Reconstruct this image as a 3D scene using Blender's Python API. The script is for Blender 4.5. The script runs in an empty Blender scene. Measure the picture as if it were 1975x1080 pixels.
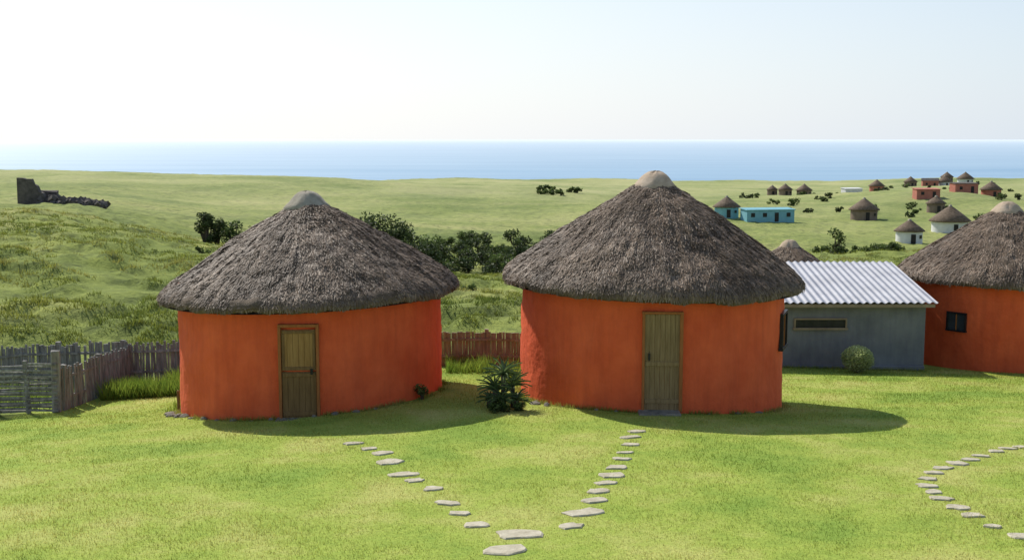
import bpy, math, random
import numpy as np
from mathutils import Vector, Matrix
random.seed(7); rng=np.random.default_rng(11)
scene=bpy.context.scene

# ---------------------------------------------------------------- helpers
def mat_new(name):
    m=bpy.data.materials.new(name); m.use_nodes=True
    nt=m.node_tree; nt.nodes.clear()
    out=nt.nodes.new('ShaderNodeOutputMaterial')
    return m,nt,out
def N(nt,t,**k):
    n=nt.nodes.new(t)
    for a,b in k.items(): setattr(n,a,b)
    return n
def ramp(nt,stops):
    r=N(nt,'ShaderNodeValToRGB'); e=r.color_ramp.elements
    while len(e)<len(stops): e.new(0.5)
    for i,(p,c) in enumerate(stops):
        e[i].position=p; e[i].color=(*c,1)
    return r
def noise_mat(name,c1,c2,scale=5,rough=.9,bump=.3,bscale=None,stretch=(1,1,1),c3=None,spec=.2,bdist=.02,coord='Object',attr=None,stain=0):
    m,nt,out=mat_new(name); L=nt.links
    tc=N(nt,'ShaderNodeTexCoord'); mp=N(nt,'ShaderNodeMapping'); mp.inputs['Scale'].default_value=stretch
    L.new(tc.outputs[coord],mp.inputs[0])
    n=N(nt,'ShaderNodeTexNoise'); n.inputs['Scale'].default_value=scale; n.inputs['Detail'].default_value=6; n.inputs['Roughness'].default_value=.6
    L.new(mp.outputs[0],n.inputs['Vector'])
    st=[(.3,c1),(.7,c2)] if c3 is None else [(.28,c1),(.5,c2),(.72,c3)]
    r=ramp(nt,st); L.new(n.outputs[0],r.inputs[0])
    b=N(nt,'ShaderNodeBsdfPrincipled'); b.inputs['Roughness'].default_value=rough
    b.inputs['Specular IOR Level'].default_value=spec
    col=r.outputs[0]
    if stain:
        # rain streaks and patchy hand-applied paint
        mp2=N(nt,'ShaderNodeMapping'); mp2.inputs['Scale'].default_value=(3.2,3.2,.35); L.new(tc.outputs[coord],mp2.inputs[0])
        ns=N(nt,'ShaderNodeTexNoise'); ns.inputs['Scale'].default_value=1.6; ns.inputs['Detail'].default_value=7; ns.inputs['Roughness'].default_value=.7
        L.new(mp2.outputs[0],ns.inputs['Vector'])
        rs=ramp(nt,[(.36,(1-stain,1-stain,1-stain*.6)),(.56,(1,1,1))]); L.new(ns.outputs[0],rs.inputs[0])
        ms=N(nt,'ShaderNodeMix',data_type='RGBA',blend_type='MULTIPLY'); ms.inputs[0].default_value=1
        L.new(col,ms.inputs[6]); L.new(rs.outputs[0],ms.inputs[7]); col=ms.outputs[2]
    if attr:
        at=N(nt,'ShaderNodeAttribute',attribute_name=attr)
        mx=N(nt,'ShaderNodeMix',data_type='RGBA',blend_type='MULTIPLY'); mx.inputs[0].default_value=1
        L.new(col,mx.inputs[6]); L.new(at.outputs['Color'],mx.inputs[7]); col=mx.outputs[2]
    L.new(col,b.inputs['Base Color'])
    n2=N(nt,'ShaderNodeTexNoise'); n2.inputs['Scale'].default_value=bscale or scale*4; n2.inputs['Detail'].default_value=5
    L.new(mp.outputs[0],n2.inputs['Vector'])
    bp=N(nt,'ShaderNodeBump'); bp.inputs['Strength'].default_value=bump; bp.inputs['Distance'].default_value=bdist
    L.new(n2.outputs[0],bp.inputs['Height']); L.new(bp.outputs[0],b.inputs['Normal'])
    L.new(b.outputs[0],out.inputs[0])
    return m
def leaf_mat(name,c1,c2,trans=.35,rough=.6,scale=1.0,spec=.25,c3=None):
    m,nt,out=mat_new(name); L=nt.links
    at=N(nt,'ShaderNodeAttribute',attribute_name='tint')
    g=N(nt,'ShaderNodeNewGeometry')
    n=N(nt,'ShaderNodeTexNoise'); n.inputs['Scale'].default_value=scale; n.inputs['Detail'].default_value=6
    L.new(g.outputs['Position'],n.inputs['Vector'])
    r=ramp(nt,[(.35,c1),(.65,c2)] if c3 is None else [(.36,c1),(.5,c2),(.64,c3)]); L.new(n.outputs[0],r.inputs[0])
    mx=N(nt,'ShaderNodeMix',data_type='RGBA',blend_type='MULTIPLY'); mx.inputs[0].default_value=1
    L.new(r.outputs[0],mx.inputs[6]); L.new(at.outputs['Color'],mx.inputs[7])
    b=N(nt,'ShaderNodeBsdfPrincipled'); b.inputs['Roughness'].default_value=rough; b.inputs['Specular IOR Level'].default_value=spec
    L.new(mx.outputs[2],b.inputs['Base Color'])
    t=N(nt,'ShaderNodeBsdfTranslucent'); L.new(mx.outputs[2],t.inputs['Color'])
    ms=N(nt,'ShaderNodeMixShader'); ms.inputs[0].default_value=trans
    L.new(b.outputs[0],ms.inputs[1]); L.new(t.outputs[0],ms.inputs[2]); L.new(ms.outputs[0],out.inputs[0])
    return m
def link(o,parent=None):
    scene.collection.objects.link(o)
    if parent: o.parent=parent
    return o
def empty(name,loc=(0,0,0),rot=(0,0,0)):
    e=bpy.data.objects.new(name,None); e.location=loc; e.rotation_euler=rot; e.empty_display_size=.3
    return link(e)
def mesh_obj(name,v,f,mat,parent=None,smooth=False,tint=None):
    me=bpy.data.meshes.new(name)
    if isinstance(v,np.ndarray):
        v=np.asarray(v,dtype=np.float32); f=np.asarray(f,dtype=np.int32); k=f.shape[1]
        me.vertices.add(len(v)); me.vertices.foreach_set('co',v.ravel())
        me.loops.add(f.size); me.loops.foreach_set('vertex_index',f.ravel())
        me.polygons.add(len(f)); me.polygons.foreach_set('loop_start',np.arange(0,f.size,k,dtype=np.int32))
        me.update(calc_edges=True); me.validate()
    else:
        me.from_pydata(v,[],f)
    if tint is not None:
        a=me.attributes.new('tint','FLOAT_COLOR','POINT')
        a.data.foreach_set('color',np.asarray(tint,dtype=np.float32).ravel())
    me.materials.append(mat)
    if smooth: me.polygons.foreach_set('use_smooth',[True]*len(me.polygons))
    return link(bpy.data.objects.new(name,me),parent)
def boxes(name,lst,mat,parent=None,jit=0,bevel=0):
    V=[];F=[]
    for b in lst:
        cx,cy,cz,sx,sy,sz=b[:6]
        R=Matrix.Identity(3)
        if len(b)>6: R=Matrix.Rotation(b[6],3,'Z')
        if len(b)>7: R=R@Matrix.Rotation(b[7],3,'X')
        if len(b)>8: R=R@Matrix.Rotation(b[8],3,'Y')
        i=len(V)
        for dz in(-.5,.5):
            for dx,dy in((-.5,-.5),(.5,-.5),(.5,.5),(-.5,.5)):
                p=R@Vector((dx*sx+random.uniform(-jit,jit),dy*sy+random.uniform(-jit,jit),dz*sz+random.uniform(-jit,jit)))
                V.append((p.x+cx,p.y+cy,p.z+cz))
        F+=[(i,i+3,i+2,i+1),(i+4,i+5,i+6,i+7),(i,i+1,i+5,i+4),(i+1,i+2,i+6,i+5),(i+2,i+3,i+7,i+6),(i+3,i,i+4,i+7)]
    o=mesh_obj(name,V,F,mat,parent)
    if bevel:
        md=o.modifiers.new('b','BEVEL'); md.width=bevel; md.segments=2
    return o

TAB=rng.random((256,256))
def vn(x,y):
    x=np.asarray(x,float); y=np.asarray(y,float)
    xi=np.floor(x).astype(int); yi=np.floor(y).astype(int); fx=x-xi; fy=y-yi
    fx=fx*fx*(3-2*fx); fy=fy*fy*(3-2*fy)
    a=TAB[xi&255,yi&255]; b=TAB[(xi+1)&255,yi&255]; c=TAB[xi&255,(yi+1)&255]; d=TAB[(xi+1)&255,(yi+1)&255]
    return (a*(1-fx)+b*fx)*(1-fy)+(c*(1-fx)+d*fx)*fy-.5
def sstep(a,b,x):
    t=np.clip((x-a)/(b-a),0,1); return t*t*(3-2*t)

# ---------------------------------------------------------------- terrain
CP=np.array([(-12,14,.3),(0,14,.5),(10,14,.5),(0,21,.15),(-9,21,-.05),(8,21,.08),(3.2,23.6,0),(-4.6,23.6,-.14),
 (-7.6,26.3,-.6),(-1.7,26.3,-.05),(.3,26.3,-.25),(6.2,26.3,-.5),(-11,27,-.85),(-11,31,-1),(-5,31,-.7),(-.5,31,-.45),
 (5,31,-.9),(9,35,-1.3),(13,35,-1.4),(15,36,-1.65),(18,36,-1.7),(0,0,1.2),(-15,0,1),(15,0,1),(12,25,-.35),(14,20,.05),
 (0,-20,1.4),(-25,25,-1),(28,25,-.8),(-20,-15,1),(20,-15,1)],float)
def tps(r): return np.where(r>0,r*r*np.log(np.maximum(r,1e-9)),0)
_n=len(CP); _D=np.hypot(CP[:,None,0]-CP[None,:,0],CP[:,None,1]-CP[None,:,1])
_A=np.zeros((_n+3,_n+3)); _A[:_n,:_n]=tps(_D)+np.eye(_n)*1.5
_P=np.c_[np.ones(_n),CP[:,:2]]; _A[:_n,_n:]=_P; _A[_n:,:_n]=_P.T
_W=np.linalg.solve(_A,np.r_[CP[:,2],0,0,0])
def near_z(x,y):
    xc=np.clip(x,-28,28); yc=np.clip(y,-22,45)
    s=_W[_n]+_W[_n+1]*xc+_W[_n+2]*yc
    for i in range(_n): s=s+_W[i]*tps(np.hypot(xc-CP[i,0],yc-CP[i,1]))
    return np.clip(s,-3.5,2)
ROW=np.log(np.array([20,31,45,70,110,160,220,300,420,600,760,1000,1300.]))
COL=np.array([-.9,-.62,-.39,-.24,-.025,.16,.27,.405,.63,.9])
TZ=np.array([
 [-.9,-1.1,-.1,.8,.5,-3.0,-4.6,-5.0,-6.0,-22,-40,-70,-80],
 [-.9,-1.1,-.2,.5,0,-3.8,-5.0,-5.4,-5.6,-22,-40,-70,-80],
 [-.9,-1.0,-.2,-.4,-1.9,-4.4,-5.9,-5.9,-4.9,-20,-36,-70,-80],
 [-.7,-.9,-.7,-1.5,-4.3,-8.8,-9.2,-8.0,-7.3,-20,-34,-70,-80],
 [-.3,-.45,-1.1,-3.1,-6.9,-10.0,-11.3,-11.6,-13.0,-15.2,-24,-70,-80],
 [-.4,-.8,-2.0,-4.0,-7.0,-10.2,-12.2,-12.3,-14.0,-17.0,-25,-70,-80],
 [-.6,-1.1,-2.3,-4.0,-6.6,-9.6,-12.2,-14.2,-14.7,-18.0,-26,-70,-80],
 [-.7,-1.3,-2.3,-3.6,-6.4,-9.8,-12.9,-13.4,-13.4,-15.9,-25,-70,-80],
 [-.7,-1.3,-2.3,-3.4,-5.5,-8.5,-11,-11.4,-11.5,-14.5,-24,-70,-80],
 [-.7,-1.3,-2.3,-3.4,-5.5,-8.5,-10,-10.5,-10.5,-14.5,-24,-70,-80]])
def cr(p0,p1,p2,p3,t):
    return p1+.5*t*(p2-p0+t*(2*p0-5*p1+4*p2-p3+t*(3*(p1-p2)+p3-p0)))
def far_z(x,y):
    y=np.maximum(y,20.5); a=np.clip(x/y,COL[0],COL[-1]-1e-4); ly=np.clip(np.log(y),ROW[0],ROW[-1]-1e-4)
    j=np.clip(np.searchsorted(ROW,ly,side='right')-1,0,len(ROW)-2); tj=(ly-ROW[j])/(ROW[j+1]-ROW[j])
    i=np.clip(np.searchsorted(COL,a,side='right')-1,0,len(COL)-2); ti=(a-COL[i])/(COL[i+1]-COL[i])
    ti=ti*ti*(3-2*ti)*.5+ti*.5
    def rowv(ii):
        ii=np.clip(ii,0,len(COL)-1)
        g=lambda jj: TZ[ii,np.clip(jj,0,len(ROW)-1)]
        return cr(g(j-1),g(j),g(j+1),g(j+2),tj)
    return rowv(i)*(1-ti)+rowv(i+1)*ti
def wildmask(x,y):
    edge=31.2+np.clip((x-4)*1.6,0,9)
    w=sstep(0,1.2,y-edge+vn(x*.5,y*.5)*.6)
    w2=sstep(0,.7,-(x+11.3))*sstep(25.,27.,y)+sstep(0,3,-(x+16))
    return np.clip(w+w2,0,1)
def tuss(x,y):
    q=vn(x*.75+31,y*.75+5)+.6*vn(x*1.6+3,y*1.6+11)+.6*vn(x*.2,y*.2+40)
    return sstep(-.35,.45,q)
def gz(x,y):
    x=np.asarray(x,float); y=np.asarray(y,float)
    w=sstep(31,42,y+np.maximum(0,np.abs(x-3)-14)*.9)
    w=np.where(y<18,0,w)
    base=near_z(x,y)*(1-w)+far_z(x,y)*w
    wm=wildmask(x,y)
    amp=np.clip((y-30)/120,0,1); fade=1-sstep(130,260,y)*.55
    n=wm*(vn(x*.33+9,y*.33)*.45+(tuss(x,y)-.5)*.42)*(.25+.75*sstep(32,40,y))*fade
    n=n+wm*amp*(vn(x/9,y/9)*.7*fade+vn(x/22+3,y/22)*1.3*amp*fade+vn(x/60+3,y/60)*2.6*amp)+.03*vn(x*1.1,y*1.1)
    u_=(x+y*.55); 
    n=n+sstep(170,330,y)*(vn(x/110+7,y/110+2)*6+vn(u_/46+7,(y-x*.2)/80+2)*4.2+vn(x/24+7,y/38+2)*1.2)*(1-sstep(360,470,y)*.72)
    return base+n
def g1(x,y): return float(gz(np.array([x]),np.array([y]))[0])

ys=np.r_[np.linspace(-25,12,30)[:-1],np.exp(np.linspace(math.log(12),math.log(1300),560))]
s=np.linspace(-1,1,560); aa=s*.62+np.sign(s)*np.abs(s)**4*1.0
X=aa[None,:]*np.maximum(ys,18)[:,None]; Y=np.repeat(ys[:,None],len(aa),1)
Z=gz(X,Y); v=np.stack([X,Y,Z],-1).reshape(-1,3)
nr,nc=X.shape; idx=np.arange(nr*nc).reshape(nr,nc)
f=np.stack([idx[:-1,:-1],idx[:-1,1:],idx[1:,1:],idx[1:,:-1]],-1).reshape(-1,4)
wm=wildmask(X,Y).ravel()
tint=np.stack([wm,wm,wm,np.ones_like(wm)],-1)

m,nt,out=mat_new('ground_grass'); L=nt.links
geo=N(nt,'ShaderNodeNewGeometry')
def nz(scale,det=5,rough=.6):
    n=N(nt,'ShaderNodeTexNoise'); n.inputs['Scale'].default_value=scale; n.inputs['Detail'].default_value=det; n.inputs['Roughness'].default_value=rough
    L.new(geo.outputs['Position'],n.inputs['Vector']); return n
la=nz(.4,7,.7); lr=ramp(nt,[(.36,(.22,.32,.052)),(.5,(.32,.395,.07)),(.64,(.43,.44,.125))]); L.new(la.outputs[0],lr.inputs[0])
lb=nz(22,4); lbr=ramp(nt,[(.3,(.70,.72,.70)),(.7,(1.12,1.12,1.12))]); L.new(lb.outputs[0],lbr.inputs[0])
lm=N(nt,'ShaderNodeMix',data_type='RGBA',blend_type='MULTIPLY'); lm.inputs[0].default_value=1
L.new(lr.outputs[0],lm.inputs[6]); L.new(lbr.outputs[0],lm.inputs[7])
wa=nz(.03,9,.66); wr=ramp(nt,[(.36,(.14,.19,.04)),(.5,(.26,.30,.07)),(.62,(.38,.37,.13))]); L.new(wa.outputs[0],wr.inputs[0])
wb=nz(.55,7,.75); wbr=ramp(nt,[(.38,(.38,.42,.38)),(.5,(.9,.92,.9)),(.66,(1.15,1.12,1.05))]); L.new(wb.outputs[0],wbr.inputs[0])  # dark spots are tussock shadows put into the wild grass colour
wmx=N(nt,'ShaderNodeMix',data_type='RGBA',blend_type='MULTIPLY'); wmx.inputs[0].default_value=1
L.new(wr.outputs[0],wmx.inputs[6]); L.new(wbr.outputs[0],wmx.inputs[7])
# distance haze put into the grass colour, paler further out
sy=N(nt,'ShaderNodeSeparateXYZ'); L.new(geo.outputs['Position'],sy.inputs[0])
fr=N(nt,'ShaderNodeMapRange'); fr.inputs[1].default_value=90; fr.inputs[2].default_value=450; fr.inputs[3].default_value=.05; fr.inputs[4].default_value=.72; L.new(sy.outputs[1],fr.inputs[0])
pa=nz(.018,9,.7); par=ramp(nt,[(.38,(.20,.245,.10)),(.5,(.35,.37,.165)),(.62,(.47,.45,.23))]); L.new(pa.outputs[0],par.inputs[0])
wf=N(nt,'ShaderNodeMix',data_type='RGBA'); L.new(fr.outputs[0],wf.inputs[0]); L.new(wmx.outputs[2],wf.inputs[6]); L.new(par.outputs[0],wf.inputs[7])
at=N(nt,'ShaderNodeAttribute',attribute_name='tint')
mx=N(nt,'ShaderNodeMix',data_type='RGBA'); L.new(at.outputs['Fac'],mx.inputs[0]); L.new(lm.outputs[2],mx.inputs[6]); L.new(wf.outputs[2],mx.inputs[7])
b=N(nt,'ShaderNodeBsdfPrincipled'); b.inputs['Roughness'].default_value=.95; b.inputs['Specular IOR Level'].default_value=.1
L.new(mx.outputs[2],b.inputs['Base Color'])
bp=N(nt,'ShaderNodeBump'); bp.inputs['Strength'].default_value=.5; bp.inputs['Distance'].default_value=.03
L.new(lb.outputs[0],bp.inputs['Height'])
bp2=N(nt,'ShaderNodeBump'); bp2.inputs['Distance'].default_value=.45; L.new(at.outputs['Fac'],bp2.inputs['Strength'])
L.new(wb.outputs[0],bp2.inputs['Height']); L.new(bp.outputs[0],bp2.inputs['Normal']); L.new(bp2.outputs[0],b.inputs['Normal'])
L.new(b.outputs[0],out.inputs[0])
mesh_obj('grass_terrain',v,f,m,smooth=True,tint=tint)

# ---------------------------------------------------------------- sea
m,nt,out=mat_new('sea_water'); L=nt.links
geo=N(nt,'ShaderNodeNewGeometry'); mp=N(nt,'ShaderNodeMapping'); mp.inputs['Scale'].default_value=(.0012,.006,.02)
L.new(geo.outputs['Position'],mp.inputs[0])
n=N(nt,'ShaderNodeTexNoise'); n.inputs['Scale'].default_value=1; n.inputs['Detail'].default_value=9; n.inputs['Roughness'].default_value=.65; L.new(mp.outputs[0],n.inputs['Vector'])
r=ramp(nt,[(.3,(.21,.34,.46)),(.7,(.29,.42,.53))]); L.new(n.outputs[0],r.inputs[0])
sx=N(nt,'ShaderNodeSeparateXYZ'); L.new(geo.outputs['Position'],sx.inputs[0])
mr=N(nt,'ShaderNodeMapRange'); mr.inputs[1].default_value=2500; mr.inputs[2].default_value=45000; L.new(sx.outputs[1],mr.inputs[0])  # aerial haze mixed into the water colour, growing towards the horizon
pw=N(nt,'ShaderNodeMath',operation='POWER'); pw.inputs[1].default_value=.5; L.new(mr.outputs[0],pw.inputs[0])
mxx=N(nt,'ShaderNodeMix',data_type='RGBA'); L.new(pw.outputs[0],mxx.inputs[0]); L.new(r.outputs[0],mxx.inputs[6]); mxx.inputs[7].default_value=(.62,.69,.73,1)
b=N(nt,'ShaderNodeBsdfPrincipled'); b.inputs['Roughness'].default_value=.62; b.inputs['IOR'].default_value=1.33
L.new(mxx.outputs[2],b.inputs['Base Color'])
bp=N(nt,'ShaderNodeBump'); bp.inputs['Strength'].default_value=.4; bp.inputs['Distance'].default_value=6; L.new(n.outputs[0],bp.inputs['Height']); L.new(bp.outputs[0],b.inputs['Normal'])
L.new(b.outputs[0],out.inputs[0])
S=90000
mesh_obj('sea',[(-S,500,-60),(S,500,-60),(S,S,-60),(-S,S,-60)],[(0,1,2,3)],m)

# ---------------------------------------------------------------- grass blades
def blades(name,x,y,h,wd,mat,lean=.5,tintlo=.7,tinthi=1.2,z=None,parent=None,yellow=.15):
    n=len(x); z=gz(x,y) if z is None else z
    th=rng.random(n)*2*np.pi; ph=rng.random(n)*2*np.pi; ln=h*lean*rng.random(n)
    bx=np.cos(th)*wd/2; by=np.sin(th)*wd/2
    v=np.zeros((n,3,3)); v[:,0]=np.stack([x-bx,y-by,z-.01],-1); v[:,1]=np.stack([x+bx,y+by,z-.01],-1)
    v[:,2]=np.stack([x+np.cos(ph)*ln,y+np.sin(ph)*ln,z+h],-1)
    t=rng.uniform(tintlo,tinthi,n); yl=rng.random(n)*yellow
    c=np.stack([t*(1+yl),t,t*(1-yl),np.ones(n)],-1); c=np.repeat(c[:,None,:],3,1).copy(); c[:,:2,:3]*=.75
    return mesh_obj(name,v.reshape(-1,3),np.arange(n*3).reshape(n,3),mat,parent,tint=c.reshape(-1,4))
lawn_m=leaf_mat('lawn_blades',(.25,.36,.055),(.39,.46,.095),trans=.4,scale=.4,c3=(.52,.51,.16))
n=330000
yy=12.5+(36-12.5)*rng.random(n)**1.15; xx=(rng.random(n)*2-1)*.50*(yy+2)
k=(wildmask(xx,yy)<.4)
xx=xx[k];yy=yy[k]
tall=1+np.clip(vn(xx*2.2,yy*2.2)+vn(xx*.6+5,yy*.6),-.3,.9)*.8
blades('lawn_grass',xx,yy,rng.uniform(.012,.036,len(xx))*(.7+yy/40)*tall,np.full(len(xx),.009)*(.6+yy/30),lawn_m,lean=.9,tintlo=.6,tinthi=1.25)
wild_m=leaf_mat('wild_grass_blades',(.14,.20,.035),(.27,.32,.06),trans=.4,scale=.12,c3=(.38,.38,.11))
nt_=18000
ty=31.5+120*rng.random(nt_)**1.8; tx=(rng.random(nt_)*2-1)*.52*ty
k=(wildmask(tx,ty)>.8)&~((tx>5)&(ty<44))&(rng.random(nt_)<tuss(tx,ty)*1.1); tx=tx[k];ty=ty[k]
per=20
sc=.8+ty/90
bx=np.repeat(tx,per)+rng.normal(0,1,len(tx)*per)*.14*np.repeat(sc,per)
by=np.repeat(ty,per)+rng.normal(0,1,len(tx)*per)*.14*np.repeat(sc,per)
hh=np.repeat(rng.uniform(.08,.24,len(tx))*sc**.6,per)*rng.uniform(.5,1,len(bx))
blades('hillside_grass',bx,by,hh,.035*np.repeat(sc,per),wild_m,lean=1.3,tintlo=.6)
tall_m=leaf_mat('tall_grass_blades',(.15,.26,.035),(.27,.37,.06),trans=.5,scale=1)
ax=[];ay=[]
for (x0,x1,y0,y1,n) in [(-10.3,-7.3,28.6,30.4,8000),(-1.7,-.5,29.2,30.8,900),(-7.9,-7.4,26,28,250),(-14,-11.2,27.6,30.5,1500),(-.2,.25,27,30.6,250)]:
    ax.append(rng.uniform(x0,x1,n)); ay.append(rng.uniform(y0,y1,n))
ax=np.concatenate(ax); ay=np.concatenate(ay)
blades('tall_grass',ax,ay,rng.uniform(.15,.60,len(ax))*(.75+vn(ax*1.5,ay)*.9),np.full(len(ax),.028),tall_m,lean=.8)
ax=[];ay=[]
for (cx,cy) in ((-4.6,26.55),(3.2,26.55)):
    a=rng.uniform(-2.0,2.0,2600); keep=(vn(a*9+cx,a*0+cy)>-.15)&(np.abs(a-(.075 if cx<0 else -.04))>.16); a=a[keep]
    r=3.0+np.abs(rng.normal(0,.07,len(a)))
    ax.append(cx+r*np.sin(a)); ay.append(cy-r*np.cos(a))
a=rng.uniform(6.4,12.6,1800); ax.append(a); ay.append(34.9-np.abs(rng.normal(0,.08,1800)))
ax=np.concatenate(ax); ay=np.concatenate(ay)
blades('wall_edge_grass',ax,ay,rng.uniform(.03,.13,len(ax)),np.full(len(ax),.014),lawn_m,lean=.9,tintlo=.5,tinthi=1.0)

# ---------------------------------------------------------------- huts
thatch=noise_mat('thatch',(.085,.058,.036),(.20,.145,.098),scale=2.2,rough=.75,bump=1,bscale=38,spec=.2,bdist=.04,attr='tint')
thatch_s=noise_mat('thatch_straw',(.125,.088,.058),(.275,.205,.145),scale=1.6,rough=.6,bump=.3,bscale=50,spec=.3,attr='tint')
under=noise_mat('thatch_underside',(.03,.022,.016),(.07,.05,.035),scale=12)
orange=noise_mat('orange_plaster',(.66,.10,.032),(.80,.145,.05),scale=1.4,rough=.85,bump=.7,bscale=6,bdist=.04,spec=.2,stain=.12)
cap_g=noise_mat('cement_cap_grey',(.24,.21,.155),(.42,.38,.30),scale=4,bump=.6)
cap_b=noise_mat('cement_cap_buff',(.32,.24,.16),(.50,.40,.30),scale=4,bump=.6)
wood_d=noise_mat('weathered_wood',(.15,.085,.033),(.24,.145,.06),scale=3,stretch=(6,6,.7),bump=.4)
wood_l=noise_mat('yellow_wood',(.27,.145,.045),(.40,.235,.085),scale=3,stretch=(5,5,.7),bump=.3)
wood_g=noise_mat('tan_plank_wood',(.19,.125,.055),(.32,.22,.11),scale=3,stretch=(8,8,.6),bump=.4)
frame_w=noise_mat('brown_frame',(.28,.10,.03),(.38,.15,.05),scale=5,stretch=(4,4,.7))
dark=noise_mat('dark_opening',(.012,.012,.014),(.03,.028,.03),scale=5,rough=.3)
glass=noise_mat('window_glass',(.02,.025,.03),(.05,.06,.07),scale=2,rough=.12,bump=.02,spec=.6)
stone=noise_mat('pale_stone',(.34,.30,.21),(.56,.51,.39),scale=6,bump=.6)
rock=noise_mat('grey_rock',(.12,.11,.09),(.28,.25,.2),scale=6,bump=.6)

def revolve(name,prof,mat,parent,seg=96,nfun=None,smooth=True,tint=False):
    V=[];F=[];n=len(prof)
    for i in range(seg):
        a=2*math.pi*i/seg
        for j,(r,z) in enumerate(prof):
            dr,dz=(nfun(a,r,z,j) if nfun else (0,0))
            V.append(((r+dr)*math.sin(a),-(r+dr)*math.cos(a),z+dz))
    for i in range(seg):
        k=(i+1)%seg
        for j in range(n-1):
            F.append((i*n+j,k*n+j,k*n+j+1,i*n+j+1))
    t=None
    if tint: t=np.ones((len(V),4))
    return mesh_obj(name,V,F,mat,parent,smooth,tint=t)
def prof_roof(R,H):
    k=R/3.45; h=H/2.45
    return [(3.42*k,.03),(3.47*k,.09),(3.46*k,.18*h),(3.36*k,.30*h),(3.18*k,.45*h),(2.88*k,.67*h),(2.4*k,1.0*h),(1.8*k,1.40*h),(1.2*k,1.79*h),(.7*k,2.08*h),(.3*k,2.3*h),(.02,2.38*h)]
def resample(p,step):
    out=[p[0]]
    for a,b in zip(p,p[1:]):
        n=max(1,int(math.dist(a,b)/step))
        for i in range(1,n+1): out.append((a[0]+(b[0]-a[0])*i/n,a[1]+(b[1]-a[1])*i/n))
    return out
def roof_parts(parent,R,H,ze,tilt,nstraw,capmat,seed,capr=.45,gs=1.0):
    e=bpy.data.objects.new('roof',None); link(e,parent); e.location=(0,0,ze); e.rotation_euler=(0,tilt,0)
    p=resample(prof_roof(R,H),.09)
    off=seed*13.7
    def surf(r,s,c,a):
        return vn(r*s*1.1+off,r*c*1.1+off)*.09+vn(r*s*5+off,r*c*5)*.055+vn(a*22+off,r*1.3)*.025*np.minimum(r,2)
    def nf(a,r,z,j):
        s=math.sin(a); c=math.cos(a)
        q=float(surf(r,s,c,a))
        ed=float(vn(a*14+off,3))*.05+float(vn(a*40+off,9))*.04 if j<4 else 0
        return (q*.4+ (ed*.4),q+ed*.8)
    revolve('thatch_cover',p,thatch,e,seg=240,nfun=nf,tint=True)
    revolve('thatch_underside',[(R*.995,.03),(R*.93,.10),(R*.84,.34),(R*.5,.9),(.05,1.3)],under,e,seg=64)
    p=prof_roof(R,H)
    P=np.array(p[1:]); seg=np.hypot(*np.diff(P,axis=0).T); area=seg*(P[:-1,0]+P[1:,0]); cum=np.r_[0,np.cumsum(area)]/area.sum()
    n=nstraw; u=rng.random(n)*(1-(capr*.9/R)**2); k=np.clip(np.searchsorted(cum,u)-1,0,len(seg)-1); t=(u-cum[k])/(cum[k+1]-cum[k])
    r=P[k,0]*(1-t)+P[k+1,0]*t; z=P[k,1]*(1-t)+P[k+1,1]*t
    dr=(P[k,0]-P[k+1,0])/seg[k]; dz=(P[k,1]-P[k+1,1])/seg[k]
    steep=dz<-.9; dr=np.where(steep,.10,dr)
    a=rng.random(n)*2*np.pi
    s=np.sin(a);c=np.cos(a)
    q=surf(r,s,c,a)
    base=np.stack([s*r,-c*r,z+q],-1)
    down=np.stack([s*dr,-c*dr,dz],-1); side=np.stack([c,s,0*c],-1); nor=np.cross(side,down); nor*=np.sign(nor[:,2:3]+1e-9)
    j=rng.normal(0,.25,n)[:,None]+vn(s*r*2+off,c*r*2)[:,None]*.6; d=down+side*j; d/=np.linalg.norm(d,axis=1,keepdims=True)
    ln=rng.uniform(.05,.17,n)[:,None]*gs; w=rng.uniform(.008,.024,n)[:,None]*gs
    lift0=rng.uniform(-.012,.008,n)[:,None]; lift1=rng.uniform(.002,.026,n)[:,None]
    A=base+nor*lift0-d*ln*.5; B=base+nor*lift1+d*ln*.5
    sd=np.cross(d,nor); sd=sd+nor*rng.normal(0,.30,n)[:,None]
    v=np.stack([A-sd*w/2,A+sd*w/2,B+sd*w*.35,B-sd*w*.35],1).reshape(-1,3)
    tt=rng.uniform(.65,1.25,n)*(1+vn(a*9,r*3)*.35+vn(s*r*1.5+4,c*r*1.5)*.45)
    warm=rng.uniform(-.03,.10,n)
    col=np.stack([tt*(1+warm),tt,tt*(1-warm),np.ones(n)],-1); col=np.repeat(col[:,None],4,1)
    mesh_obj('thatch_straw',v,np.arange(n*4).reshape(n,4),thatch_s,e,tint=col.reshape(-1,4))
    zc=float(np.interp(capr,[q_[0] for q_ in p][::-1],[q_[1] for q_ in p][::-1]))
    cp=[(capr+.05,zc-.12),(capr+.06,zc-.01),(capr+.0,zc+.07),(capr*.86,zc+.14),(capr*.72,zc+.215),(capr*.56,zc+.28),(capr*.38,zc+.325),(capr*.2,zc+.345),(.01,zc+.35)]
    revolve('cement_cap',cp,capmat,e,seg=36,nfun=lambda a,r,z,j:(float(vn(a*3+off,z*5))*.07,float(vn(a*4,r*6+off))*.05))
    return e
def wall_parts(parent,R,z0,z1,mat,seed=0):
    p=[(R+.02,z0)]+[(R+(.006 if i%2 else 0),z0+(z1-z0)*i/20) for i in range(1,21)]
    off=seed*5.1
    revolve('plaster_wall',p,mat,parent,seg=160,nfun=lambda a,r,z,j:(float(vn(a*4+off,z*1.3))*.06+float(vn(a*13+off,z*4))*.03,0))
def side_group(parent,name,R,ang,z):
    e=bpy.data.objects.new(name,None); link(e,parent); e.location=(R*math.sin(ang),-R*math.cos(ang),z); e.rotation_euler=(0,0,ang); return e
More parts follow.
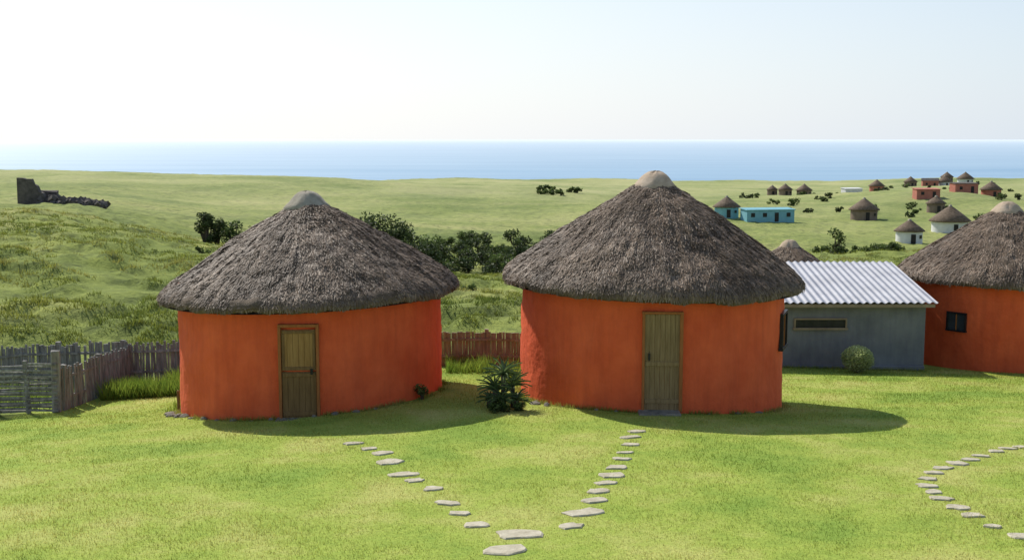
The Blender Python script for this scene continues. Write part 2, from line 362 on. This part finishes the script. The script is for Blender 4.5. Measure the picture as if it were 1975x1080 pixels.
def hut(x,y,R,eave,H,tilt,capmat,nstraw,seed,gs=1.0):
    e=empty('thatched_hut',(x,y,0))
    zs=[g1(x+R*math.sin(a),y-R*math.cos(a)) for a in np.linspace(0,6.28,12)]
    wall_parts(e,R,min(zs)-.3,eave+.40,orange,seed)
    roof_parts(e,R*1.138,H,eave,tilt,nstraw,capmat,seed,gs=gs)
    return e
# --- left hut
h1=hut(-4.60,26.55,2.95,2.07,2.22,math.radians(-1.9),cap_g,76000,1)
d=side_group(h1,'stable_door',2.95,.075,g1(-4.4,23.55)-.03)
H=1.92
boxes('door_frame',[(-.385,-.02,H/2,.06,.14,H),(.385,-.02,H/2,.06,.14,H),(0,-.02,H+.03,.83,.14,.06)],frame_w,d,bevel=.006)
boxes('upper_leaf',[(-.29+.116*i,-.02,1.44,.112,.05,.84) for i in range(6)],wood_l,d,bevel=.003)
boxes('upper_leaf_rail',[(0,-.055,1.82,.66,.025,.06),(0,-.055,1.06,.66,.025,.07),(-.31,-.055,1.44,.05,.024,.69),(.31,-.055,1.44,.05,.024,.69)],wood_d,d,bevel=.004)
boxes('lower_leaf',[(-.29+.116*i,-.02,.51,.112,.05,.96) for i in range(6)],wood_d,d,bevel=.003)
boxes('lower_leaf_rail',[(0,-.055,.93,.66,.025,.07),(0,-.055,.12,.66,.025,.08)],wood_d,d,bevel=.004)
boxes('latch',[(.26,-.08,1.0,.05,.03,.12)],dark,d)
boxes('door_sill',[(0,-.12,-.03,.95,.34,.14)],rock,d,bevel=.02,jit=.01)
w=side_group(h1,'drain_pipe',3.0,-1.40,-.5)
boxes('pipe',[(0,-.04,.2,.06,.06,.45)],wood_d,w,bevel=.01)
# --- right hut
h2=hut(3.2,26.55,2.97,2.29,2.47,math.radians(1.3),cap_b,76000,2)
d=side_group(h2,'plank_door',2.97,-.04,g1(3.1,23.55)+.04)
H=2.03
boxes('door_frame',[(-.385,-.02,H/2,.05,.14,H),(.385,-.02,H/2,.07,.14,H),(0,-.02,H+.025,.84,.14,.05)],frame_w,d,bevel=.006)
boxes('door_planks',[(-.31+.104*i,-.02,H/2,.100,.05,H-.02) for i in range(7)],wood_g,d,bevel=.003)
boxes('door_rails',[(0,-.057,1.0,.70,.025,.09),(0,-.057,.22,.70,.025,.09)],wood_g,d,bevel=.004)
boxes('latch',[(-.27,-.08,1.15,.04,.05,.14)],dark,d)
boxes('door_step',[(-.05,-.22,-.05,.85,.42,.16),(-.03,-.42,-.12,.8,.25,.14)],rock,d,bevel=.03,jit=.015)
w=side_group(h2,'window',2.97,math.radians(70),1.40)
boxes('window_frame',[(-.36,-.03,0,.08,.08,.70),(.36,-.03,0,.08,.08,.70),(0,-.03,.38,.80,.08,.06),(0,-.03,-.38,.84,.10,.06)],dark,w,bevel=.005)
boxes('window_pane',[(0,-.0,0,.64,.06,.70)],glass,w); boxes('window_bar',[(0,-.04,0,.04,.04,.70)],frame_w,w)
# --- third hut
h3=hut(16.35,38.5,2.97,1.02,2.42,0,cap_b,36000,3,gs=1.4)
w=side_group(h3,'window',2.97,math.radians(-49),-.15)
boxes('window_frame',[(-.30,-.03,0,.05,.10,.56),(.30,-.03,0,.05,.10,.56),(0,-.03,.28,.65,.10,.05),(0,-.03,-.28,.68,.12,.05)],dark,w)
boxes('window_pane',[(0,0,0,.56,.08,.52)],glass,w); boxes('window_bar',[(0,-.05,0,.03,.03,.52)],frame_w,w)
h4=hut(12.9,54,2.6,-1.35,2.2,0,cap_b,14000,4,gs=1.6)

# ---------------------------------------------------------------- grey annex with corrugated roof
grey=noise_mat('grey_plaster',(.145,.15,.155),(.21,.215,.22),scale=1.5,bump=.4,bscale=12,stain=.15)
tin=noise_mat('corrugated_iron',(.28,.285,.31),(.41,.415,.44),scale=1.2,rough=.5,bump=.1,spec=.4,stain=.12)
trim=noise_mat('brown_trim',(.20,.15,.10),(.32,.25,.17),scale=3)
e=empty('grey_annex_building',(0,0,0))
x0,x1,y0,y1=6.4,12.55,35.0,39.0
wz0=-2.6; fz=.62; bz=1.34
V=[(x0,y0,wz0),(x1,y0,wz0),(x1,y1,wz0),(x0,y1,wz0),(x0,y0,fz),(x1,y0,fz),(x1,y1,bz),(x0,y1,bz)]
mesh_obj('walls',V,[(0,1,5,4),(1,2,6,5),(2,3,7,6),(3,0,4,7),(4,5,6,7)],grey,e)
nx=30*8; V=[];F=[]
for i in range(nx+1):
    xx_=x0-.2+(x1+.25-x0+.2)*i/nx; c=.026*math.sin(2*math.pi*i/8)
    for (yy_,zz_) in((y0-.32,fz+.10),(y1+.15,bz+.15)):
        V.append((xx_,yy_,zz_+c)); V.append((xx_,yy_,zz_+c-.012))
for i in range(nx):
    a=i*4; b_=a+4
    F+=[(a,b_,b_+2,a+2),(a+1,a+3,b_+3,b_+1),(a,a+1,b_+1,b_)]
mesh_obj('corrugated_roof',V,F,tin,e)
boxes('fascia_board',[((x0+x1)/2,y0-.28,fz+.0,x1-x0+.35,.03,.10)],trim,e)
boxes('rafter_ends',[(x0+.3+i*.62,y0-.14,fz-.01,.06,.25,.09) for i in range(10)],trim,e)
boxes('window_frame',[(9.36,y0-.02,.185,1.6,.08,.05),(9.36,y0-.03,-.115,1.66,.12,.06),(8.58,y0-.02,.035,.05,.08,.25),(10.14,y0-.02,.035,.05,.08,.25)],trim,e)
boxes('window_pane',[(9.36,y0-.003,.035,1.5,.03,.25)],dark,e)
boxes('plinth',[((x0+x1)/2,y0-.03,-1.75,x1-x0+.02,.08,1.0)],grey,e,bevel=.02)

# ---------------------------------------------------------------- stepping stones
L1=[(-2.87,20.56,.38),(-2.53,20.1,.3),(-2.22,19.69,.42),(-2.05,18.95,.55),(-1.76,18.1,.52),(-1.52,17.7,.35),(-1.2,17.15,.38),(-.94,16.35,.36),(-.73,15.8,.34),(-.49,15.2,.36),(.09,14.72,.58),(-.06,14.05,.54)]
L2=[(2.35,21.35,.4),(2.16,20.83,.42),(2.12,20.2,.4),(1.94,19.5,.34),(1.83,18.97,.33),(1.71,18.4,.34),(1.58,17.88,.4),(1.43,17.4,.36),(1.28,16.9,.36),(1.19,16.37,.36),(1.0,15.75,.55),(.77,15.1,.42)]
L3=[(9.5,20.6,.3),(9.15,20.4,.3),(8.81,20.2,.32),(8.5,19.95,.3),(8.07,19.55,.32),(7.73,19.2,.34),(7.4,18.85,.32),(7.03,18.5,.34),(6.76,18.16,.32),(6.49,17.7,.3),(6.3,17.2,.3),(6.27,16.85,.26),(6.26,16.5,.36),(6.31,16.0,.3),(6.35,15.6,.34),(6.41,15.05,.24),(6.6,14.6,.4)]
for pts in (L1,L2,L3):
    V=[];F=[]
    for (x,y,w_) in pts:
        w_*=random.uniform(.9,1.18)
        k=12; i=len(V); rot=random.uniform(-.4,.4); dep=w_*random.uniform(.55,.85)
        rr=[random.uniform(.74,1.15) for _ in range(k)]
        for lvl,(sc_,hz) in enumerate([(1.0,-.06),(1.0,.010),(.92,.024)]):
            for q in range(k):
                a=2*math.pi*q/k; px=math.copysign(abs(math.cos(a))**.75,math.cos(a))*w_/2*rr[q]*sc_; py=math.copysign(abs(math.sin(a))**.75,math.sin(a))*dep/2*rr[q]*sc_
                X_=x+px*math.cos(rot)-py*math.sin(rot); Y_=y+px*math.sin(rot)+py*math.cos(rot)
                V.append((X_,Y_,g1(X_,Y_)+hz+random.uniform(-.004,.004)))
        for lvl in (0,1):
            for q in range(k):
                q2=(q+1)%k; F.append((i+lvl*k+q,i+lvl*k+q2,i+(lvl+1)*k+q2,i+(lvl+1)*k+q))
        F.append(tuple(i+2*k+q for q in range(k)))
    mesh_obj('stepping_stone_path',V,F,stone)
def rocks(name,pts):
    import bmesh
    bm=bmesh.new()
    for (x,y,r) in pts:
        res=bmesh.ops.create_icosphere(bm,subdivisions=2,radius=r)
        sx,sy,sz=random.uniform(.8,1.3),random.uniform(.8,1.2),random.uniform(.5,.8); z=g1(x,y)
        for vv in res['verts']:
            q=1+float(vn(vv.co.x*9+x*7,vv.co.y*9+vv.co.z*8))*.5
            vv.co=Vector((vv.co.x*sx*q+x,vv.co.y*sy*q+y,vv.co.z*sz*q+z))
    me=bpy.data.meshes.new(name); bm.to_mesh(me); bm.free(); me.materials.append(rock); return link(bpy.data.objects.new(name,me))
pts=[]
for a in np.linspace(-1.7,.6,17):
    pts.append((-4.6+3.05*math.sin(a),26.55-3.05*math.cos(a),random.uniform(.04,.09)))
pts+=[(-7.5,25.2,.13),(-7.3,24.9,.1),(-7.65,25.6,.11)]
rocks('foundation_stones',pts)
pts=[(3.2+3.03*math.sin(a),26.55-3.03*math.cos(a),random.uniform(.03,.08)) for a in list(np.linspace(-1.5,-.35,9))+list(np.linspace(.3,1.2,5))]
pts+=[(.5,24.7,.12),(.75,24.5,.09)]
rocks('foundation_stones',pts)

# ---------------------------------------------------------------- fences
fence_g=noise_mat('weathered_fence_wood',(.12,.11,.10),(.34,.33,.30),scale=4,stretch=(3,3,.6),bump=.5)
fence_b=noise_mat('brown_fence_wood',(.17,.13,.09),(.34,.27,.20),scale=4,stretch=(3,3,.6),bump=.5)
def picket_fence(x0,y0,x1,y1,h,mat,sp=.085,gap=.0,var=1.0,wf=(.7,.98)):
    e=empty('wooden_fence',(0,0,0)); n=int(math.hypot(x1-x0,y1-y0)/sp); L_=[];ang=math.atan2(y1-y0,x1-x0)
    for i in range(n+1):
        t=i/n; x=x0+(x1-x0)*t; y=y0+(y1-y0)*t+random.uniform(-.015,.015); z=g1(x,y)
        if random.random()<gap: continue
        hh=h+(random.uniform(-.08,.05)+.04*math.sin(x*2.1))*var; L_.append((x,y,z+hh/2-.05,sp*random.uniform(*wf),.04,hh+.1,ang,random.uniform(-.04,.04),random.uniform(-.03,.03)))
    boxes('pickets',L_,mat,e,jit=.005)
    m_=int(n/12)+1; R_=[];Pp=[]
    for i in range(m_):
        t0=i/m_;t1=(i+1)/m_; xa,ya,xb,yb=x0+(x1-x0)*t0,y0+(y1-y0)*t0,x0+(x1-x0)*t1,y0+(y1-y0)*t1
        za,zb=g1(xa,ya),g1(xb,yb); l=math.dist((xa,ya,za),(xb,yb,zb)); pit=-math.atan2(zb-za,math.hypot(xb-xa,yb-ya))
        for hf in(.3,.78): R_.append(((xa+xb)/2,(ya+yb)/2-.045,(za+zb)/2+h*hf,l+.02,.04,.06,ang,0,pit))
    for i in range(0,m_+1,2):
        t=i/m_; x,y=x0+(x1-x0)*t,y0+(y1-y0)*t; Pp.append((x,y+.06,g1(x,y)+h/2,.12,.12,h+.12,ang,random.uniform(-.03,.03),0))
    boxes('rails',R_,mat,e,jit=.006); boxes('posts',Pp,mat,e,jit=.012)
picket_fence(-17.5,31,-5.2,30.9,1.15,fence_g,sp=.075,gap=.02)
picket_fence(-2.2,30.9,1.6,31.0,.92,fence_b,sp=.075,var=.35,wf=(.9,1.02))
picket_fence(-10.75,27.4,-10.3,30.9,1.05,fence_g,sp=.075,gap=.03)
e=empty('woven_branch_fence',(0,0,0)); L_=[]
for k in range(17):
    for sgm in range(5):
        xa=-14.3+sgm*.70; z=g1(xa+.35,26.9)
        L_.append((xa+.35,26.95+sgm*.05+(.03 if (k+sgm)%2 else -.03),z+.06+k*.068+random.uniform(-.015,.015),.76,.035,.05,.06,0,random.uniform(-.05,.05)))
boxes('woven_branches',L_,fence_g,e,jit=.006)
boxes('stakes',[(-14.3+i*.70,26.95+i*.05,g1(-14.3+i*.7,26.95)+.58,.09,.09,1.35,0,random.uniform(-.05,.05),random.uniform(-.04,.04)) for i in range(5)],fence_g,e,jit=.01)
boxes('corner_post',[(-10.85,27.25,g1(-10.85,27.25)+.68,.19,.19,1.6,.3,0,.02)],fence_g,e,jit=.02,bevel=.02)

# ---------------------------------------------------------------- shrubs and trees
bush_d=leaf_mat('dark_foliage',(.045,.065,.022),(.10,.135,.042),trans=.25,scale=.8)
bush_m=leaf_mat('green_foliage',(.075,.115,.03),(.15,.20,.06),trans=.3,scale=1)
bush_p=leaf_mat('pale_foliage',(.40,.45,.21),(.58,.61,.33),trans=.45,scale=3)
bark=noise_mat('bark',(.05,.04,.03),(.12,.09,.07),scale=8)
def leafcloud(centers,n,ls,pw_=.4):
    C=np.array(centers); w=C[:,3]**2; k=rng.choice(len(C),n,p=w/w.sum())
    d=rng.normal(0,1,(n,3)); d/=np.linalg.norm(d,axis=1,keepdims=True); rad=rng.random(n)**pw_
    p=C[k,:3]+d*(rad*C[k,3])[:,None]*np.array([1,1,.85])
    a=rng.normal(0,1,(n,3)); a/=np.linalg.norm(a,axis=1,keepdims=True); b=np.cross(a,rng.normal(0,1,(n,3))); b/=np.linalg.norm(b,axis=1,keepdims=True)
    s=(ls*rng.uniform(.6,1.3,n))[:,None]
    v=np.stack([p-a*s,p+b*s*.45,p+a*s,p-b*s*.45],1).reshape(-1,3)
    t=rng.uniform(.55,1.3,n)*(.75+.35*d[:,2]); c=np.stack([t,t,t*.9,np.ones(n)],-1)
    return v,np.repeat(c[:,None],4,1).reshape(-1,4)
def shrub(name,x,y,w_,h,n,ls,mat,blobs=9):
    z=g1(x,y); e=empty(name,(x,y,z-.05)); C=[]
    for i in range(blobs):
        a=random.uniform(0,6.28); r=random.uniform(.1,.75)*w_/2; q=random.uniform(.18,.34)*min(w_,h*1.2)
        C.append((r*math.cos(a),r*math.sin(a),max(q*.6,min(h-q,random.uniform(.15,.95)*h*(1-.45*r/(w_/2)))),q))
    v,c=leafcloud(C,n,ls)
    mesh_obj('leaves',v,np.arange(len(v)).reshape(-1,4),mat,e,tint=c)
    V=[];F=[]
    for i,(cx,cy,cz,q) in enumerate(C):
        r0=.035*h+.01; k=len(V)
        for (px,py,pz,rr) in((0,0,-.1,r0),(cx*.45,cy*.45,cz*.5,r0*.6),(cx,cy,cz,r0*.2)):
            for s_ in range(5):
                V.append((px+rr*math.cos(s_*1.2566),py+rr*math.sin(s_*1.2566),pz))
        for l in(0,1):
            for s_ in range(5): F.append((k+l*5+s_,k+l*5+(s_+1)%5,k+l*5+5+(s_+1)%5,k+l*5+5+s_))
    mesh_obj('branches',V,F,bark,e)
    return e
z=g1(10.2,33.9); e=empty('round_bush',(10.2,33.9,z+.43))
v,c=leafcloud([(0,0,0,.46)]*5+[(.36*math.cos(a),.36*math.sin(a),.14*math.sin(a*3),.15) for a in np.linspace(0,6,9)],9000,.03,.22)
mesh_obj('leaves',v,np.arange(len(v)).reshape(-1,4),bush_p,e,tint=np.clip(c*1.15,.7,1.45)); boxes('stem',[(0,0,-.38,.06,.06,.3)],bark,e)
for (x,y,w_,h) in [(-13.4,95,3.6,4.6),(-11.6,94,4,5.2),(-9.9,93,3.8,4.8),(-8.3,92,3.2,3.9),(-12,97,3,4.8),(-15.0,97,3,3.4),(-7.6,86,2.8,2.6),(-9.2,84,3.0,2.6),(-6.8,90,2.6,3.0),(-10.5,86,3,2.8),(-5.9,91,2.4,2.2)]:
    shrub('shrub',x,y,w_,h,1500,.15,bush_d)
shrub('shrub',-5.2,80,1.9,1.2,400,.12,bush_d); shrub('shrub',-4.6,78,1.2,.8,250,.1,bush_m)
shrub('dark_tree',-27.6,105,1.9,3.8,1500,.13,bush_d,blobs=14); shrub('dark_tree',-26.9,106,1.6,3.2,900,.13,bush_d)
shrub('shrub',-25.2,106,3.0,2.8,1100,.14,bush_m); shrub('shrub',-23.6,107,2.6,2.2,700,.14,bush_m)
for i in range(64):
    yy_=random.uniform(112,165); a_=random.uniform(-.08,.055); shrub('shrub',a_*yy_,yy_,random.uniform(2,5),random.uniform(1.4,3.0),480,.2,random.choice([bush_d,bush_d,bush_m]),blobs=6)
shrub('dark_tree',.6,120,3.0,4.2,1500,.17,bush_d,blobs=12)
shrub('dark_tree',2.4,122,2.4,3.4,1000,.17,bush_d)
for i in range(9): shrub('shrub',.04*380+random.uniform(-7,7),385+random.uniform(-8,8),4,2.2,220,.4,bush_m,blobs=5)
shrub('tree',41.3,148,2.6,3.8,700,.2,bush_m)
for i in range(14): shrub('shrub',40+random.uniform(-2,9),146+random.uniform(-5,5),3,1.5,300,.2,bush_m,blobs=5)
for (a_,y_) in [(.222,330),(.262,300),(.285,350),(.31,290),(.335,380),(.35,400),(.30,420),(.26,430),(.21,400),(.43,330),(.40,420),(.36,300),(.375,270),(.42,250),(.24,410),(.37,440),(.39,500),(.33,500)]:
    for q in range(3): shrub('shrub',a_*y_+random.uniform(-8,8),y_+random.uniform(-8,8),random.uniform(2,4.5),random.uniform(1.2,2.4),200,.3,random.choice([bush_d,bush_m]),blobs=5)
for (x,y,w_,h) in [(-28,60,1.0,.5),(-20,75,1.2,.6),(-9.5,52,1.0,.6),(-2.2,60,1.2,.6),(-38,120,2,.9)]:
    shrub('shrub',x,y,w_,h,260,.08,bush_m,blobs=5)

# aloe
aloe_m=leaf_mat('aloe_leaf',(.07,.11,.045),(.16,.22,.085),trans=.2,rough=.45,spec=.4,scale=4)
def aloe(x,y,heads):
    z=g1(x,y); e=empty('aloe_plant',(x,y,z)); V=[];F=[];T=[];S=[]
    for (hx,hy,hz,nl,ll) in heads:
        S.append((hx,hy,hz/2-.05,.09,.09,hz+.1))
        for i in range(nl):
            a=i*2.399+random.uniform(-.2,.2); el=math.radians(random.uniform(5,80)); l=ll*random.uniform(.75,1.1)
            tcol=random.uniform(.7,1.3); k=len(V); ns=6; px,py,pz=hx,hy,hz; cur=el
            for s_ in range(ns+1):
                t=s_/ns; w_=.030*(1-t)**.7+.002
                sx,sy=-math.sin(a)*w_,math.cos(a)*w_
                V+= [(px-sx,py-sy,pz+.012),(px,py,pz-.012),(px+sx,py+sy,pz+.012)]; T+=[(tcol,tcol,tcol,1)]*3
                px+=math.cos(a)*math.cos(cur)*l/ns; py+=math.sin(a)*math.cos(cur)*l/ns; pz+=math.sin(cur)*l/ns; cur-=.16
            for s_ in range(ns):
                q=k+s_*3; F+=[(q,q+1,q+4,q+3),(q+1,q+2,q+5,q+4)]
    mesh_obj('leaves',V,F,aloe_m,e,tint=np.array(T)); boxes('stems',S,bark,e,jit=.01)
aloe(-.18,24.0,[(0,0,.72,44,.46),(.2,.1,.46,36,.42),(-.18,-.05,.42,36,.42),(.28,-.15,.2,28,.36),(-.05,-.2,.22,32,.40),(-.3,.1,.15,24,.32)])
shrub('low_shrub',-.32,23.6,.65,.36,700,.035,bush_m,blobs=7)
shrub('low_shrub',.12,23.75,.5,.25,450,.03,bush_m,blobs=6)
shrub('low_shrub',-1.95,24.9,.40,.5,300,.035,bush_m,blobs=5)

# ---------------------------------------------------------------- ruin
ruin_m=noise_mat('ruin_stone',(.06,.052,.048),(.15,.13,.115),scale=1.2,bump=.7,bdist=.1)
rx,ry=-75.5,184; rz=g1(rx,ry)-.2
e=empty('ruined_stone_building',(rx,ry,rz)); 
prof=[(-2.3,4.4),(-1.2,4.35),(-.9,4.2),(.1,4.2),(.4,3.4),(.9,3.1),(1.2,2.2),(1.7,2.0),(2.1,1.2),(2.8,1.0)]
V=[];F=[]
for (x,h) in prof:
    for yy_ in(-.4,.4): V+=[(x,yy_,-1),(x+random.uniform(-.1,.1),yy_,h)]
for i in range(len(prof)-1):
    a=i*4;b_=a+4; F+=[(a,b_,b_+1,a+1),(a+2,a+3,b_+3,b_+2),(a+1,b_+1,b_+3,a+3)]
F+=[(0,1,3,2),(len(V)-4,len(V)-2,len(V)-1,len(V)-3)]
mesh_obj('broken_wall',V,F,ruin_m,e)
boxes('side_wall',[(-1.9,2.7,1.2,.7,4.2,4.4),(.6,3.8,.8,4,.6,2.6)],ruin_m,e,jit=.25)
boxes('rubble',[(1.2+9.8*t,random.uniform(-1.5,2),random.uniform(-.3,1.4*(1-t*.75)),random.uniform(.4,1.2),random.uniform(.4,1.0),random.uniform(.3,.9),random.random()*3,random.random(),random.random()) for t in [random.random() for _ in range(220)]],ruin_m,e,jit=.15)

# ---------------------------------------------------------------- distant village
white=noise_mat('white_paint',(.55,.55,.53),(.7,.7,.68),scale=1); blue=noise_mat('turquoise_paint',(.16,.36,.42),(.22,.45,.51),scale=1)
red=noise_mat('red_paint',(.36,.13,.10),(.46,.19,.13),scale=1); brownw=noise_mat('mud_wall',(.16,.12,.09),(.24,.18,.14),scale=1)
def small_hut(x,y,Rr,wallmat,wh=2.2):
    z=g1(x,y); e=empty('thatched_hut',(x,y,z)); R=Rr*.86
    revolve('plaster_wall',[(R,-1.5),(R,wh+.3)],wallmat,e,seg=32)
    revolve('thatch_cover',[(Rr*.85,wh+.25),(Rr,wh),(Rr*1.01,wh+.15),(Rr*.6,wh+Rr*.36),(Rr*.2,wh+Rr*.66),(.03,wh+Rr*.78)],thatch,e,seg=32,tint=True,nfun=lambda a,r,z,j:(0,random.uniform(-.04,.04)))
    revolve('cap',[(.45,wh+Rr*.62),(.3,wh+Rr*.8),(.02,wh+Rr*.84)],cap_g,e,seg=12)
    boxes('door',[(0,-R,.9,.85,.12,1.8)],dark,e); boxes('window',[(R*.62,-R*.80,1.3,.6,.15,.6,.65)],dark,e)
def small_house(x,y,w_,dpt,h,wallmat,roofmat,gable=False,nm='village_house'):
    z=g1(x,y); e=empty(nm,(x,y,z),(0,0,random.uniform(-.2,.2)))
    boxes('walls',[(0,0,h/2-.7,w_,dpt,h+1.4)],wallmat,e)
    if gable:
        V=[(-w_/2-.3,-dpt/2-.3,h),(w_/2+.3,-dpt/2-.3,h),(w_/2+.3,dpt/2+.3,h),(-w_/2-.3,dpt/2+.3,h),(-w_/2-.3,0,h+1.1),(w_/2+.3,0,h+1.1)]
        mesh_obj('roof',V,[(0,1,5,4),(2,3,4,5),(1,2,5),(3,0,4),(0,3,2,1)],roofmat,e)
    else: boxes('roof',[(0,0,h+.12,w_+.5,dpt+.5,.14,0,.05)],roofmat,e)
    nw=max(2,int(w_/2.4)); 
    boxes('windows',[(-w_/2+w_/nw*(i+.5),-dpt/2-.02,1.5,.9,.1,.9) for i in range(nw) if i!=nw//2],dark,e)
    boxes('door',[(-w_/2+w_/nw*(nw//2+.5),-dpt/2-.02,1.0,.9,.1,2.0)],dark,e)
small_hut(71.7,210,2.7,white); small_hut(87.2,232,4.0,white); small_hut(81.5,270,3.5,brownw)
small_hut(48.2,262,3.1,blue); small_house(56.5,258,11,4,2.6,blue,blue)
small_house(117,330,6.5,4,2.6,red,red); small_house(134.5,348,7,4,2.8,red,ruin_m); small_hut(143.5,350,3.3,red)
small_hut(101,432,2.8,brownw); small_hut(107.5,430,3.1,brownw); small_hut(98,440,2.2,brownw)
small_house(125,430,6.5,4,3.2,white,white); small_hut(146,468,3.3,red)
small_hut(184,540,3.2,brownw); small_house(193,540,7,4,3,red,ruin_m,True); small_hut(200.5,542,3.6,white); small_hut(217,560,4.2,white); small_hut(223,600,3.4,brownw); small_hut(109,300,2.6,brownw)

# ---------------------------------------------------------------- sky, sun, camera
el=math.radians(43.5); az=math.radians(-37)
w=bpy.data.worlds.new("World"); scene.world=w; w.use_nodes=True; nt=w.node_tree; L=nt.links
bg=nt.nodes['Background']; sky=nt.nodes.new('ShaderNodeTexSky'); sky.sky_type='NISHITA'; sky.sun_disc=False
sky.sun_elevation=el; sky.sun_rotation=az; sky.air_density=1.0; sky.dust_density=.6; sky.ozone_density=1.5
# humid coastal air: milky white near the horizon, clearing upwards
tc=N(nt,'ShaderNodeTexCoord'); nm=N(nt,'ShaderNodeVectorMath',operation='NORMALIZE'); L.new(tc.outputs['Generated'],nm.inputs[0])
sx=N(nt,'ShaderNodeSeparateXYZ'); L.new(nm.outputs[0],sx.inputs[0])
hz=ramp(nt,[(0,(.92,)*3),(.10,(.70,)*3),(.22,(.36,)*3),(.55,(.08,)*3)]); L.new(sx.outputs[2],hz.inputs[0])
dt=N(nt,'ShaderNodeVectorMath',operation='DOT_PRODUCT'); L.new(nm.outputs[0],dt.inputs[0])
dt.inputs[1].default_value=(math.sin(az),math.cos(az),0)
gl=N(nt,'ShaderNodeMapRange'); gl.inputs[1].default_value=.45; gl.inputs[2].default_value=1.0; gl.inputs[3].default_value=0; gl.inputs[4].default_value=1; L.new(dt.outputs['Value'],gl.inputs[0])
hc=N(nt,'ShaderNodeMix',data_type='RGBA'); L.new(gl.outputs[0],hc.inputs[0]); hc.inputs[6].default_value=(4.9,5.5,6.2,1); hc.inputs[7].default_value=(7.2,7.2,7.1,1)
mxw=N(nt,'ShaderNodeMix',data_type='RGBA'); L.new(hz.outputs[0],mxw.inputs[0]); L.new(sky.outputs[0],mxw.inputs[6]); L.new(hc.outputs[2],mxw.inputs[7])
L.new(mxw.outputs[2],bg.inputs[0]); bg.inputs[1].default_value=.145
sd=Vector((math.sin(az)*math.cos(el),math.cos(az)*math.cos(el),math.sin(el)))
ld=bpy.data.lights.new('sun','SUN'); ld.energy=5; ld.angle=math.radians(.5); ld.color=(1,.95,.86)
lo=bpy.data.objects.new('sun',ld); lo.rotation_euler=(-sd).to_track_quat('-Z','Y').to_euler(); lo.location=(0,0,50); link(lo)
cd=bpy.data.cameras.new('camera'); cd.lens=41.0; cd.sensor_width=36; cd.clip_end=200000; cd.clip_start=.1
co=bpy.data.objects.new('camera',cd); co.location=(0,0,5.6); co.rotation_euler=(math.radians(90-6.893),0,0); link(co)
scene.camera=co
scene.view_settings.view_transform='Standard'; scene.view_settings.look='None'; scene.view_settings.exposure=0
